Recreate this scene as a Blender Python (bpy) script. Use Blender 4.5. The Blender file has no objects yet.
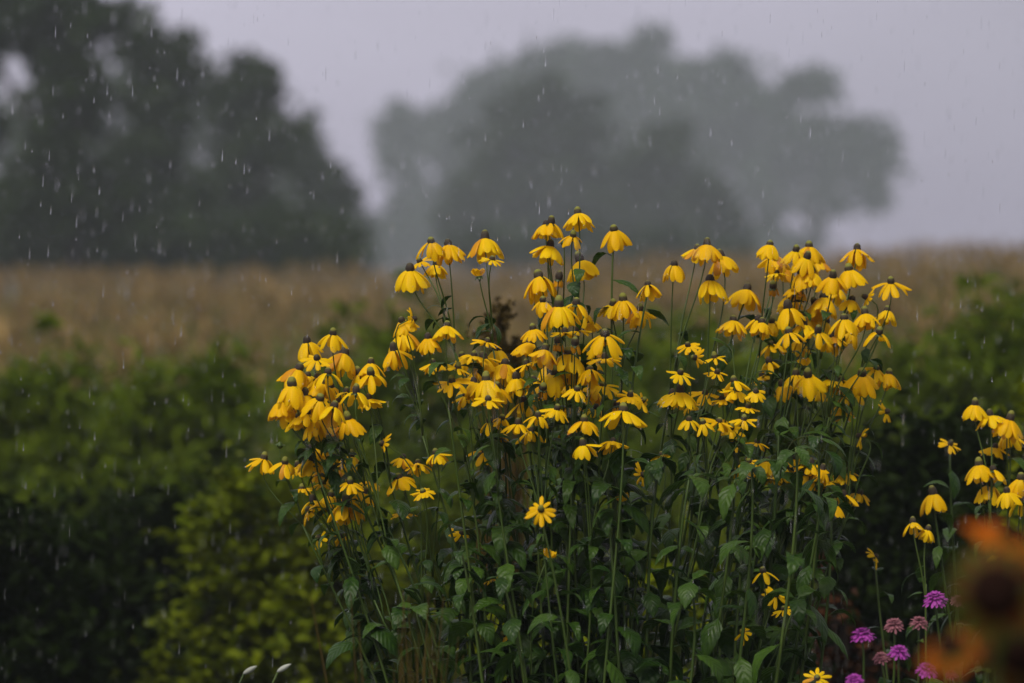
import bpy, math, random
import numpy as np
from mathutils import Vector, Matrix, Euler

# ------------------------------------------------------------------ camera, sky, sun, exposure
sc = bpy.context.scene
COL = sc.collection
R = math.radians
rng = random.Random(11)
nrng = np.random.default_rng(7)

CAM_Z, FPX, HORIZON = 1.85, 3840.0, 256.0
PITCH = (341.5 - HORIZON) / FPX
cam_d = bpy.data.cameras.new('camera')
cam = bpy.data.objects.new('camera', cam_d)
COL.objects.link(cam)
cam.location = (0, 0, CAM_Z)
cam.rotation_euler = (math.pi / 2 - PITCH, 0, 0)
cam_d.lens = 135
cam_d.sensor_width = 36
cam_d.clip_start = 0.1
cam_d.clip_end = 3000
cam_d.dof.use_dof = True
cam_d.dof.focus_distance = 9.0
cam_d.dof.aperture_fstop = 2.5
sc.camera = cam

SUN_EL, SUN_AZ = 58, 205          # soft overcast light from high behind the left shoulder
world = bpy.data.worlds.new('World')
sc.world = world
world.use_nodes = True
wn, wl = world.node_tree.nodes, world.node_tree.links
bg = wn['Background']
sky = wn.new('ShaderNodeTexSky')
sky.sky_type = 'NISHITA'
sky.sun_disc = False
sky.sun_elevation = R(SUN_EL)
sky.sun_rotation = R(SUN_AZ)
sky.dust_density = 3.0
hs = wn.new('ShaderNodeHueSaturation')
hs.inputs['Saturation'].default_value = 0.10
ovc = wn.new('ShaderNodeMix')
ovc.data_type = 'RGBA'
ovc.inputs[0].default_value = 0.7
ovc.inputs[7].default_value = (3.9, 3.52, 4.75, 1)     # even rain cloud
wl.new(sky.outputs[0], hs.inputs['Color'])
wl.new(hs.outputs[0], ovc.inputs[6])
wtc = wn.new('ShaderNodeTexCoord')
wmp = wn.new('ShaderNodeMapping'); wmp.inputs['Scale'].default_value = (1, 1, 2.5)
wnz = wn.new('ShaderNodeTexNoise'); wnz.inputs['Scale'].default_value = 4.5; wnz.inputs['Detail'].default_value = 5
wsx = wn.new('ShaderNodeSeparateXYZ')
wl.new(wtc.outputs['Generated'], wmp.inputs['Vector']); wl.new(wmp.outputs[0], wnz.inputs['Vector'])
wl.new(wtc.outputs['Generated'], wsx.inputs[0])
wma = wn.new('ShaderNodeMath'); wma.operation = 'MULTIPLY_ADD'; wma.inputs[1].default_value = 0.6; wma.inputs[2].default_value = 0.66
wl.new(wnz.outputs['Fac'], wma.inputs[0])
wmb = wn.new('ShaderNodeMath'); wmb.operation = 'MULTIPLY_ADD'; wmb.inputs[1].default_value = -1.2      # heavier cloud to the east
wl.new(wsx.outputs['X'], wmb.inputs[0]); wl.new(wma.outputs[0], wmb.inputs[2])
wmc = wn.new('ShaderNodeMath'); wmc.operation = 'MAXIMUM'; wmc.inputs[1].default_value = 0.7
wl.new(wmb.outputs[0], wmc.inputs[0])
wmd = wn.new('ShaderNodeMath'); wmd.operation = 'MINIMUM'; wmd.inputs[1].default_value = 1.25
wl.new(wmc.outputs[0], wmd.inputs[0])
wmx = wn.new('ShaderNodeVectorMath'); wmx.operation = 'SCALE'
wl.new(ovc.outputs[2], wmx.inputs[0]); wl.new(wmd.outputs[0], wmx.inputs['Scale'])
wl.new(wmx.outputs[0], bg.inputs['Color'])
bg.inputs['Strength'].default_value = 0.068

sun_d = bpy.data.lights.new('sun', 'SUN')
sun_d.energy = 1.5
sun_d.angle = R(35)
sun_d.color = (1.0, 0.93, 0.80)
sun = bpy.data.objects.new('sun', sun_d)
COL.objects.link(sun)
sv = Vector((math.sin(R(SUN_AZ)) * math.cos(R(SUN_EL)), math.cos(R(SUN_AZ)) * math.cos(R(SUN_EL)), math.sin(R(SUN_EL))))
sun.rotation_euler = sv.to_track_quat('Z', 'Y').to_euler()

sc.view_settings.view_transform = 'Standard'
sc.view_settings.look = 'None'
sc.view_settings.exposure = 1.0
sc.view_settings.gamma = 1.0
sc.cycles.use_denoising = True
sc.cycles.max_bounces = 7
sc.cycles.diffuse_bounces = 3
sc.cycles.glossy_bounces = 2
sc.cycles.transmission_bounces = 5
sc.cycles.volume_bounces = 1
sc.cycles.transparent_max_bounces = 8
sc.cycles.sample_clamp_indirect = 4

# ------------------------------------------------------------------ helpers
def at(px, py, Y):
    """the point at distance Y in front of the camera that is seen near pixel px, py"""
    u, v = (px - 512) / FPX, (341.5 - py) / FPX
    f = Vector((0, math.cos(PITCH), -math.sin(PITCH)))
    up = Vector((0, math.sin(PITCH), math.cos(PITCH)))
    d = f + Vector((1, 0, 0)) * u + up * v
    return Vector((0, 0, CAM_Z)) + d * (Y / d.y)

def smoothstep(a, b, x):
    t = np.clip((x - a) / (b - a), 0, 1)
    return t * t * (3 - 2 * t)

def terrain(x, y):
    x = np.asarray(x, float); y = np.asarray(y, float)
    z = -0.9 * smoothstep(11, 21, y) + 0.38 * smoothstep(24, 85, y)
    z = z + 0.65 * np.tanh(np.maximum(x, 0) / 9.0) * smoothstep(14, 30, y)
    z = z + 0.03 * np.sin(x * 1.3 + 0.7) * np.sin(y * 0.9)
    return z

def th(x, y):
    return float(terrain(x, y))

class MB:
    def __init__(s):
        s.v, s.f, s.m, s.n = [], [], [], 0
    def add(s, verts, faces, mat=0):
        s.v.append(np.asarray(verts, float).reshape(-1, 3))
        s.f.extend([tuple(int(i) + s.n for i in f) for f in faces])
        s.m.extend([mat] * len(faces))
        s.n += len(s.v[-1])
    def grid(s, P, mat=0, close=False):
        P = np.asarray(P, float); a, b = P.shape[:2]
        fs = []
        for i in range(a - 1):
            for j in range(b if close else b - 1):
                k = (j + 1) % b
                fs.append((i * b + j, i * b + k, (i + 1) * b + k, (i + 1) * b + j))
        s.add(P.reshape(-1, 3), fs, mat)
    def tube(s, pts, rad, seg=6, mat=0, cap=True):
        pts = [Vector(p) for p in pts]
        rows = []
        ref = Vector((0.31, 0.95, 0.1))
        for i, p in enumerate(pts):
            t = (pts[min(i + 1, len(pts) - 1)] - pts[max(i - 1, 0)]).normalized()
            a = t.cross(ref)
            if a.length < 1e-3: a = t.cross(Vector((1, 0, 0)))
            a.normalize(); b = t.cross(a)
            r = rad[i] if hasattr(rad, '__len__') else rad
            rows.append([p + (a * math.cos(q) + b * math.sin(q)) * r for q in [2 * math.pi * k / seg for k in range(seg)]])
        n0 = s.n
        s.grid([[tuple(q) for q in row] for row in rows], mat, close=True)
        if cap:
            L = (len(pts) - 1) * seg
            s.f.append(tuple(n0 + L + k for k in range(seg))); s.m.append(mat)
            s.f.append(tuple(n0 + seg - 1 - k for k in range(seg))); s.m.append(mat)
    def mesh(s, name, mats, smooth=True):
        me = bpy.data.meshes.new(name)
        V = np.concatenate(s.v)
        me.from_pydata(V.tolist(), [], s.f)
        for m in mats: me.materials.append(m)
        if len(mats) > 1: me.polygons.foreach_set('material_index', s.m)
        me.polygons.foreach_set('use_smooth', [smooth] * len(s.f))
        me.update()
        return me

def fast_mesh(name, V, F, mats, midx=None, smooth=False):
    """V (n,3), F (m,k) all faces of k corners"""
    me = bpy.data.meshes.new(name)
    V = np.asarray(V, np.float32); F = np.asarray(F, np.int32)
    m, k = F.shape
    me.vertices.add(len(V)); me.vertices.foreach_set('co', V.ravel())
    me.loops.add(m * k); me.loops.foreach_set('vertex_index', F.ravel())
    me.polygons.add(m)
    me.polygons.foreach_set('loop_start', np.arange(0, m * k, k, dtype=np.int32))
    for mt in mats: me.materials.append(mt)
    if midx is not None: me.polygons.foreach_set('material_index', np.asarray(midx, np.int32))
    me.polygons.foreach_set('use_smooth', np.full(m, smooth))
    me.update(calc_edges=True); me.validate()
    return me

def link(name, me, parent=None, loc=None, mat4=None):
    o = bpy.data.objects.new(name, me)
    COL.objects.link(o)
    if parent is not None: o.parent = parent
    if mat4 is not None: o.matrix_basis = mat4
    elif loc is not None: o.location = loc
    return o

def empty(name, loc, label, cat, group=None):
    o = bpy.data.objects.new(name, None)
    COL.objects.link(o)
    o.location = loc
    o.empty_display_size = 0.1
    tag(o, label, cat, group)
    return o

LABELS = {}
def tag(o, label=None, cat=None, group=None, kind=None):
    if label: o['label'] = label
    if cat: o['category'] = cat
    if group: o['group'] = group
    if kind: o['kind'] = kind
    return o

# ------------------------------------------------------------------ materials
def new_mat(name):
    m = bpy.data.materials.new(name)
    m.use_nodes = True
    nt = m.node_tree
    return m, nt, nt.nodes, nt.links, nt.nodes['Principled BSDF']

def ramp2(nodes, c0, c1, p0=0.0, p1=1.0):
    r = nodes.new('ShaderNodeValToRGB')
    r.color_ramp.elements[0].color = (*c0, 1); r.color_ramp.elements[0].position = p0
    r.color_ramp.elements[1].color = (*c1, 1); r.color_ramp.elements[1].position = p1
    return r

def foliage(name, c0, c1, rough=0.5, trans=0.25, noise=6.0, spec=0.4, island=False, tcol=None):
    """leaf material: colour varies leaf by leaf and over each leaf, with light coming through"""
    m, nt, N, L, p = new_mat(name)
    geo = N.new('ShaderNodeNewGeometry')
    oi = N.new('ShaderNodeObjectInfo')
    tc = N.new('ShaderNodeTexCoord')
    nz = N.new('ShaderNodeTexNoise'); nz.inputs['Scale'].default_value = noise; nz.inputs['Detail'].default_value = 3
    L.new(tc.outputs['Object'], nz.inputs['Vector'])
    mx = N.new('ShaderNodeMath'); mx.operation = 'MULTIPLY_ADD'
    mx.inputs[1].default_value = 0.55; 
    L.new(geo.outputs['Random Per Island'] if island else oi.outputs['Random'], mx.inputs[0])
    m2 = N.new('ShaderNodeMath'); m2.operation = 'MULTIPLY_ADD'
    m2.inputs[1].default_value = 0.9; m2.inputs[2].default_value = -0.22
    L.new(nz.outputs['Fac'], m2.inputs[0])
    L.new(m2.outputs[0], mx.inputs[2])
    r = ramp2(N, c0, c1, 0.1, 0.9)
    L.new(mx.outputs[0], r.inputs[0])
    L.new(r.outputs[0], p.inputs['Base Color'])
    p.inputs['Roughness'].default_value = rough
    p.inputs['Specular IOR Level'].default_value = spec
    tr = N.new('ShaderNodeBsdfTranslucent')
    if tcol:
        hx = N.new('ShaderNodeMix'); hx.data_type = 'RGBA'; hx.blend_type = 'MULTIPLY'
        hx.inputs[0].default_value = 1; hx.inputs[7].default_value = (*tcol, 1)
        L.new(r.outputs[0], hx.inputs[6]); L.new(hx.outputs[2], tr.inputs['Color'])
    else:
        L.new(r.outputs[0], tr.inputs['Color'])
    ms = N.new('ShaderNodeMixShader'); ms.inputs[0].default_value = trans
    L.new(p.outputs[0], ms.inputs[1]); L.new(tr.outputs[0], ms.inputs[2])
    L.new(ms.outputs[0], N['Material Output'].inputs['Surface'])
    return m

M_leaf = foliage('coneflower_leaf', (0.008, 0.030, 0.003), (0.046, 0.096, 0.010), rough=0.38, trans=0.22, noise=9, spec=0.18)
def veins(m):
    N, L = m.node_tree.nodes, m.node_tree.links
    tc = N.new('ShaderNodeTexCoord'); sx = N.new('ShaderNodeSeparateXYZ'); L.new(tc.outputs['Object'], sx.inputs[0])
    ab = N.new('ShaderNodeMath'); ab.operation = 'ABSOLUTE'; L.new(sx.outputs['Y'], ab.inputs[0])
    a = N.new('ShaderNodeMath'); a.operation = 'MULTIPLY_ADD'; a.inputs[1].default_value = -0.9
    L.new(ab.outputs[0], a.inputs[0]); L.new(sx.outputs['X'], a.inputs[2])
    f = N.new('ShaderNodeMath'); f.operation = 'MULTIPLY'; f.inputs[1].default_value = 62; L.new(a.outputs[0], f.inputs[0])
    sn = N.new('ShaderNodeMath'); sn.operation = 'SINE'; L.new(f.outputs[0], sn.inputs[0])
    nz = N.new('ShaderNodeTexNoise'); nz.inputs['Scale'].default_value = 14; L.new(tc.outputs['Object'], nz.inputs['Vector'])
    ad = N.new('ShaderNodeMath'); ad.operation = 'MULTIPLY_ADD'; ad.inputs[1].default_value = 2.2
    L.new(nz.outputs['Fac'], ad.inputs[0]); L.new(sn.outputs[0], ad.inputs[2])
    b = N.new('ShaderNodeBump'); b.inputs['Strength'].default_value = 0.22; b.inputs['Distance'].default_value = 0.004
    L.new(ad.outputs[0], b.inputs['Height']); L.new(b.outputs[0], N['Principled BSDF'].inputs['Normal'])
veins(M_leaf)
M_stem = foliage('coneflower_stem', (0.026, 0.052, 0.008), (0.062, 0.098, 0.016), rough=0.45, trans=0.0, noise=5, spec=0.2)
M_calyx = foliage('calyx_green', (0.02, 0.05, 0.008), (0.05, 0.09, 0.012), rough=0.5, trans=0.1, noise=30)
M_petal = foliage('yellow_petal', (0.82, 0.47, 0.001), (0.90, 0.62, 0.002), rough=0.42, trans=0.40, noise=28, spec=0.1, tcol=(1.0, 0.95, 0.7))
M_wilt = foliage('ochre_petal', (0.48, 0.19, 0.004), (0.66, 0.32, 0.004), rough=0.5, trans=0.25, noise=40, spec=0.2)

def cone_mat():
    m, nt, N, L, p = new_mat('coneflower_disc')
    tc = N.new('ShaderNodeTexCoord'); sx = N.new('ShaderNodeSeparateXYZ')
    L.new(tc.outputs['Object'], sx.inputs[0])
    vo = N.new('ShaderNodeTexVoronoi'); vo.inputs['Scale'].default_value = 520
    L.new(tc.outputs['Object'], vo.inputs['Vector'])
    mr = N.new('ShaderNodeMapRange'); mr.inputs['From Min'].default_value = 0.003; mr.inputs['From Max'].default_value = 0.016
    L.new(sx.outputs['Z'], mr.inputs['Value'])
    oi = N.new('ShaderNodeObjectInfo')
    ad = N.new('ShaderNodeMath'); ad.operation = 'MULTIPLY_ADD'; ad.inputs[1].default_value = 0.7; ad.inputs[2].default_value = -0.35
    L.new(oi.outputs['Random'], ad.inputs[0])
    a2 = N.new('ShaderNodeMath'); a2.operation = 'ADD'
    L.new(mr.outputs[0], a2.inputs[0]); L.new(ad.outputs[0], a2.inputs[1])
    r = ramp2(N, (0.018, 0.010, 0.003), (0.16, 0.165, 0.012), 0.08, 0.8)
    e = r.color_ramp.elements.new(0.55); e.color = (0.045, 0.034, 0.006, 1)
    L.new(a2.outputs[0], r.inputs[0])
    L.new(r.outputs[0], p.inputs['Base Color'])
    p.inputs['Roughness'].default_value = 0.75
    bp = N.new('ShaderNodeBump'); bp.inputs['Strength'].default_value = 0.8; bp.inputs['Distance'].default_value = 0.001
    L.new(vo.outputs['Distance'], bp.inputs['Height']); L.new(bp.outputs[0], p.inputs['Normal'])
    return m
M_cone = cone_mat()

M_maize_g = foliage('maize_green', (0.042, 0.08, 0.006), (0.115, 0.17, 0.016), rough=0.5, trans=0.25, noise=2, island=True, spec=0.05)
M_maize_t = foliage('maize_tassel', (0.15, 0.105, 0.040), (0.32, 0.22, 0.088), rough=0.7, trans=0.15, noise=2, island=True, spec=0.05)
M_maize_d = foliage('maize_drying', (0.07, 0.078, 0.016), (0.15, 0.135, 0.036), rough=0.6, trans=0.2, noise=2, island=True, spec=0.05)
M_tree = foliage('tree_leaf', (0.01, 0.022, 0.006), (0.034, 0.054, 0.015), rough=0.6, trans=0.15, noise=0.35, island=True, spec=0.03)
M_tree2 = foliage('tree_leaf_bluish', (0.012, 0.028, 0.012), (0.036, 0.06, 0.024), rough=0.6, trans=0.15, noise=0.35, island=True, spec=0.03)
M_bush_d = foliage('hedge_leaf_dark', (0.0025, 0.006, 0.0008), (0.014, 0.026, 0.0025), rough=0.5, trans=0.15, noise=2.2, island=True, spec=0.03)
M_bush_m = foliage('shrub_leaf_mid', (0.032, 0.056, 0.002), (0.105, 0.135, 0.008), rough=0.5, trans=0.2, noise=2.5, island=True, spec=0.03)
M_bush_y = foliage('shrub_leaf_yellowish', (0.055, 0.084, 0.001), (0.165, 0.20, 0.006), rough=0.5, trans=0.25, noise=2.5, island=True, spec=0.03)
M_weed = foliage('weed_leaf_bright', (0.040, 0.072, 0.002), (0.122, 0.168, 0.009), rough=0.5, trans=0.25, noise=2, island=True, spec=0.03)
M_rust = foliage('withered_leaf_rust', (0.014, 0.006, 0.002), (0.06, 0.022, 0.007), rough=0.6, trans=0.15, noise=6, island=True, spec=0.05)
M_maroon = foliage('withered_leaf_maroon', (0.012, 0.003, 0.002), (0.032, 0.009, 0.006), rough=0.6, trans=0.1, noise=6, island=True, spec=0.1)
M_dry = foliage('dry_grass', (0.03, 0.022, 0.004), (0.07, 0.046, 0.008), rough=0.6, trans=0.15, noise=3, island=True, spec=0.05)
M_bark = foliage('bark', (0.015, 0.013, 0.011), (0.035, 0.03, 0.026), rough=0.9, trans=0.0, noise=3, spec=0.1)
M_purple = foliage('magenta_petal', (0.22, 0.022, 0.2), (0.42, 0.065, 0.4), rough=0.5, trans=0.2, noise=40, island=True, spec=0.2)
M_pink = foliage('faded_pink_petal', (0.17, 0.055, 0.075), (0.3, 0.125, 0.14), rough=0.6, trans=0.2, noise=40, island=True, spec=0.2)
M_orange = foliage('orange_petal', (0.28, 0.056, 0.001), (0.48, 0.115, 0.002), rough=0.5, trans=0.25, noise=20, island=True, spec=0.05)
M_redbr = foliage('rust_red_petal', (0.05, 0.01, 0.002), (0.12, 0.03, 0.003), rough=0.5, trans=0.25, noise=20, island=True, spec=0.1)
M_rusto = foliage('rust_orange_petal', (0.13, 0.028, 0.001), (0.30, 0.075, 0.002), rough=0.5, trans=0.25, noise=20, spec=0.05, island=True)
M_disc = foliage('dark_brown_disc', (0.005, 0.002, 0.0015), (0.016, 0.006, 0.003), rough=0.9, trans=0.0, noise=120, spec=0.05)
M_sepal = foliage('bright_sepal', (0.03, 0.055, 0.004), (0.085, 0.1, 0.01), rough=0.5, trans=0.25, noise=20, island=True, spec=0.1)
M_white = foliage('white_petal', (0.3, 0.32, 0.26), (0.45, 0.47, 0.4), rough=0.5, trans=0.2, noise=20, spec=0.2)

def ground_mat():
    m, nt, N, L, p = new_mat('soil_and_turf')
    tc = N.new('ShaderNodeTexCoord')
    n1 = N.new('ShaderNodeTexNoise'); n1.inputs['Scale'].default_value = 0.8; n1.inputs['Detail'].default_value = 6
    n2 = N.new('ShaderNodeTexNoise'); n2.inputs['Scale'].default_value = 22; n2.inputs['Detail'].default_value = 5
    L.new(tc.outputs['Object'], n1.inputs['Vector']); L.new(tc.outputs['Object'], n2.inputs['Vector'])
    r1 = ramp2(N, (0.010, 0.018, 0.004), (0.030, 0.023, 0.012), 0.4, 0.65)
    mx = N.new('ShaderNodeMix'); mx.data_type = 'RGBA'; mx.blend_type = 'MULTIPLY'; mx.inputs[0].default_value = 0.6
    L.new(n1.outputs['Fac'], r1.inputs[0]); L.new(r1.outputs[0], mx.inputs[6]); L.new(n2.outputs['Color'], mx.inputs[7])
    L.new(mx.outputs[2], p.inputs['Base Color'])
    p.inputs['Roughness'].default_value = 0.95
    bp = N.new('ShaderNodeBump'); bp.inputs['Strength'].default_value = 0.6; bp.inputs['Distance'].default_value = 0.04
    L.new(n2.outputs['Fac'], bp.inputs['Height']); L.new(bp.outputs[0], p.inputs['Normal'])
    return m
M_ground = ground_mat()

def water_mat():
    m, nt, N, L, p = new_mat('rain_water')
    p.inputs['Base Color'].default_value = (0.95, 0.96, 1.0, 1)
    p.inputs['Transmission Weight'].default_value = 0.9
    p.inputs['Roughness'].default_value = 0.12
    p.inputs['IOR'].default_value = 1.33
    return m
M_water = water_mat()

# ------------------------------------------------------------------ ground
def axis_steps():
    return np.concatenate([np.linspace(-290, -40, 18), np.linspace(-36, 36, 73), np.linspace(40, 290, 18)])
xs = axis_steps()
ys = np.concatenate([np.linspace(-20, 34, 82), np.linspace(36, 120, 40), np.linspace(130, 560, 20)])
GX, GY = np.meshgrid(xs, ys)
mb = MB(); mb.grid(np.stack([GX, GY, terrain(GX, GY)], -1))
tag(link('ground', mb.mesh('ground', [M_ground])), kind='structure')

# ------------------------------------------------------------------ leaf clouds
def leaf_cloud(P, size, aspect=0.55, flat=0.0, dirs=None, droop=0.25):
    """P (n,3) leaf positions -> folded diamond leaves, two triangles each. flat: 0 random, 1 lying level"""
    n = len(P)
    d = nrng.normal(size=(n, 3)) if dirs is None else dirs + 0.45 * nrng.normal(size=(n, 3))
    d[:, 2] = d[:, 2] * (1 - flat) - droop
    d /= np.linalg.norm(d, axis=1, keepdims=True) + 1e-9
    nn = nrng.normal(size=(n, 3)) * (1 - 0.75 * flat); nn[:, 2] += 0.5 + 1.2 * flat
    side = np.cross(d, nn); side /= np.linalg.norm(side, axis=1, keepdims=True) + 1e-9
    up = np.cross(side, d)
    s = size * (0.65 + 0.7 * nrng.random(n))[:, None]
    w = s * aspect * 0.5
    up = up * w
    base = P - d * s * 0.5
    tip = P + d * s * 0.5 - up * 0.5
    c1 = P - d * s * 0.2; c2 = P + d * s * 0.16
    e = side * w
    V = np.stack([base, c1 + e * .92 + up * .4, c2 + e * .85 + up * .3, tip, c2 - e * .85 + up * .3, c1 - e * .92 + up * .4], 1).reshape(-1, 3)
    i = np.arange(n)[:, None] * 6
    F = np.concatenate([i + np.array([[0, 3, 2, 1]]), i + np.array([[0, 5, 4, 3]])], 1).reshape(-1, 4)
    return V, F

def in_lobes(lobes, n, clump, per, shell=0.55, rag=0.06):
    """points in clumps spread through ellipsoid lobes (cx,cy,cz,rx,ry,rz)"""
    lobes = np.asarray(lobes, float)
    vol = (lobes[:, 3] * lobes[:, 5]) ** 1.0
    k = max(1, n // per)
    which = nrng.choice(len(lobes), k, p=vol / vol.sum())
    u = nrng.normal(size=(k, 3)); u /= np.linalg.norm(u, axis=1, keepdims=True)
    rr = (shell + (1 - shell) * nrng.random(k))[:, None]
    inner = nrng.random(k)[:, None] < 0.3
    rr = np.where(inner, nrng.random(k)[:, None] ** 0.5 * 0.8, rr)
    C = lobes[which, :3] + u * rr * lobes[which, 3:6] * (1 + rag * nrng.normal(size=(k, 1)))
    cs = clump * (0.35 + 1.3 * nrng.random(k) ** 2)
    P = np.repeat(C, per, 0) + nrng.normal(size=(k * per, 3)) * np.repeat(cs, per)[:, None] * np.array([0.6, 0.6, 0.42])
    return P, C

# ------------------------------------------------------------------ far trees
def tree(name, label, D, lobes_px, n, leaf, mat, trunk_px, clump=0.9, group=None, lean=0.0, trunk_r=0.28):
    """crown lobes given as (px, py, rx, ry) seen at distance D"""
    k = D / FPX
    base = at(trunk_px, 256, D); bx, by = base.x, D
    bz = th(bx, by)
    root = empty(name, (bx, by, bz), label, 'tree', group)
    lobes = []
    for (px, py, rx, ry) in lobes_px:
        c = at(px, py, D)
        rx, ry = (rx * .78, ry * .78) if D > 160 else (rx * .74, ry * .80)
        lobes.append((c.x - bx, nrng.uniform(-0.5, 0.5) * rx * k * 0.6, c.z - bz, rx * k, 0.5 * (rx + ry) * k * 0.95, ry * k))
    for l in list(lobes):                                 # ragged outline: small boughs all round each lobe
        for _ in range(5 if D > 160 else 3):
            a = rng.random() * 6.28; q = rng.uniform(.24, .42) if D > 160 else rng.uniform(.16, .28)
            e = (l[0] + l[3] * math.cos(a) * rng.uniform(.85, 1.12), l[1] + rng.uniform(-.5, .5) * l[4], l[2] + l[5] * math.sin(a) * rng.uniform(.85, 1.12))
            if e[2] - l[5] * q > 1.0: lobes.append((*e, l[3] * q, l[4] * q, l[5] * q * .8))
    P, C = in_lobes(lobes, int(n * (.72 if D < 160 else .60)), clump * .62, 22, 0.4, .12 if D < 160 else .17)
    P = P[P[:, 2] > 0.15]
    V, F = leaf_cloud(P, leaf, 0.7)
    mb = MB()
    top = max(l[2] for l in lobes)
    hub = Vector((lean, 0, min(top * 0.45, 6.0)))
    pts = [Vector((0, 0, -0.3)).lerp(hub, t) + Vector((0.12 * math.sin(3 * t), 0.1 * math.sin(5 * t), 0)) for t in (0, .15, .35, .6, .8, 1)]
    mb.tube(pts, [trunk_r * q for q in (1.35, 1.05, .9, .8, .72, .62)], 9)
    tk = mb.mesh('trunk', [M_bark])
    mb = MB()
    for l in lobes[:len(lobes_px)]:
        e = Vector(l[:3])
        a = hub.lerp(Vector((0, 0, hub.z * 0.6)), rng.random() * 0.6)
        mid = a.lerp(e, 0.5) + Vector((rng.uniform(-.4, .4), rng.uniform(-.4, .4), rng.uniform(0, .6)))
        mb.tube([a, a.lerp(mid, .5) + Vector((0, 0, .1)), mid, mid.lerp(e, .6), e], [trunk_r * q for q in (.5, .42, .34, .24, .12)], 6)
        for _ in range(5):
            q = Vector(np.array(l[:3]) + nrng.normal(size=3) * 0.5 * np.array(l[3:6]))
            s0 = mid.lerp(e, rng.uniform(.3, 1))
            mb.tube([s0, s0.lerp(q, .5) + Vector((0, 0, .15)), q], [trunk_r * .2, trunk_r * .13, trunk_r * .05], 5)
    link('crown', fast_mesh('crown', V, F, [mat]), root)
    t = link('trunk', tk, root)
    link('limbs', mb.mesh('limbs', [M_bark]), t)
    return root

TREES_L = 'dark trees at the left beyond the maize'
tree('broadleaf_tree', 'tallest dark tree filling the top left corner, its top out of the picture', 92,
     [(40, 10, 62, 55), (85, 25, 38, 30), (20, -45, 55, 45), (70, 90, 42, 45), (55, 150, 38, 40), (80, 200, 50, 50), (25, 215, 40, 45), (15, 185, 20, 12), (-30, 20, 40, 60)], 15000, 0.34, M_tree, 70, 0.75, TREES_L)
tree('broadleaf_tree', 'dark tree with two spiky tops beside the tallest left tree', 108,
     [(145, 55, 24, 32), (180, 62, 17, 34), (158, 105, 42, 38), (140, 165, 46, 45), (165, 220, 55, 48)], 11000, 0.34, M_tree, 150, 0.7, TREES_L)
tree('broadleaf_tree', 'round-topped dark tree third in the left row', 125,
     [(255, 80, 34, 30), (232, 105, 30, 32), (262, 140, 40, 42), (230, 180, 42, 45), (255, 225, 60, 42)], 12000, 0.34, M_tree, 245, 0.7, TREES_L)
tree('broadleaf_tree', 'lowest dark tree sloping down at the right end of the left row', 155,
     [(302, 140, 26, 30), (318, 175, 30, 32), (335, 190, 20, 26), (312, 225, 44, 40)], 8000, 0.34, M_tree, 308, 0.7, TREES_L)
tree('broadleaf_tree', 'broad dark tree cut off by the left edge, low sky gaps beside it', 105,
     [(-40, 120, 50, 80), (-60, 190, 60, 70), (-90, 60, 60, 90)], 7000, 0.4, M_tree, -55, 0.8, TREES_L)
for lab, D_, px_, lob in (
    ('low dark thicket at the foot of the left trees, at the picture edge', 97, 30, [(0, 250, 60, 22), (60, 246, 50, 26), (-50, 246, 50, 26)]),
    ('low dark thicket at the foot of the spiky-topped tree', 99, 140, [(120, 248, 50, 24), (175, 246, 46, 28)]),
    ('low dark thicket at the foot of the round-topped tree', 101, 250, [(225, 248, 46, 24), (280, 246, 46, 28), (330, 252, 36, 24)])):
    tree('thicket', lab, D_, lob, 6000, .36, M_tree, px_, .8, 'thickets at the foot of the left trees', 0, .1)
tree('broadleaf_tree', 'paler tree seen through the gaps of the left row, nearer its high end', 240,
     [(30, 140, 60, 50), (110, 110, 50, 60), (70, 220, 80, 50), (150, 200, 60, 50)], 8000, .7, M_tree, 90, 1.3, TREES_L, 0, .3)
tree('broadleaf_tree', 'paler tree seen through the gaps of the left row, nearer its low end', 250,
     [(205, 130, 40, 44), (285, 170, 44, 44), (240, 220, 70, 50), (330, 225, 40, 34)], 8000, .7, M_tree, 260, 1.3, TREES_L, 0, .3)
TREES_M = 'hazy trees across the middle distance'
tree('broadleaf_tree', 'dark green tree standing in front of the pale hazy ones', 275,
     [(535, 100, 40, 28), (505, 135, 46, 32), (580, 135, 46, 40), (490, 185, 46, 40), (555, 190, 70, 50), (605, 205, 50, 44), (510, 228, 70, 32), (630, 165, 26, 26)], 15000, 0.7, M_tree, 552, 1.5, TREES_M)
tree('broadleaf_tree', 'smaller dark green tree right of the dark one before the hazy trees', 265,
     [(672, 150, 26, 26), (655, 180, 36, 32), (695, 200, 38, 34), (660, 225, 60, 30), (722, 225, 34, 26)], 10000, 0.7, M_tree, 675, 1.5, TREES_M)
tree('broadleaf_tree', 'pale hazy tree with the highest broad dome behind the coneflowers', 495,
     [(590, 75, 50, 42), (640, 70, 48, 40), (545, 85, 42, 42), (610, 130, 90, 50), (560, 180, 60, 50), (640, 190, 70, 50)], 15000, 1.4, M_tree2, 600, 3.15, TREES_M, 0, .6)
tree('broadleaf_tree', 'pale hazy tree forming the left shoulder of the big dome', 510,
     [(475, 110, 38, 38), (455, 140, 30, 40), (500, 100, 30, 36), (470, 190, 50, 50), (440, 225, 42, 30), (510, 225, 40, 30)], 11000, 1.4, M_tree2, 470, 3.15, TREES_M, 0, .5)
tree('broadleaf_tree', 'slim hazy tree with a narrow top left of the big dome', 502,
     [(396, 120, 15, 26), (400, 160, 22, 30), (410, 205, 28, 34), (392, 235, 26, 20)], 5000, 1.3, M_tree2, 400, 2.4, TREES_M, 0, .4)
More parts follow.
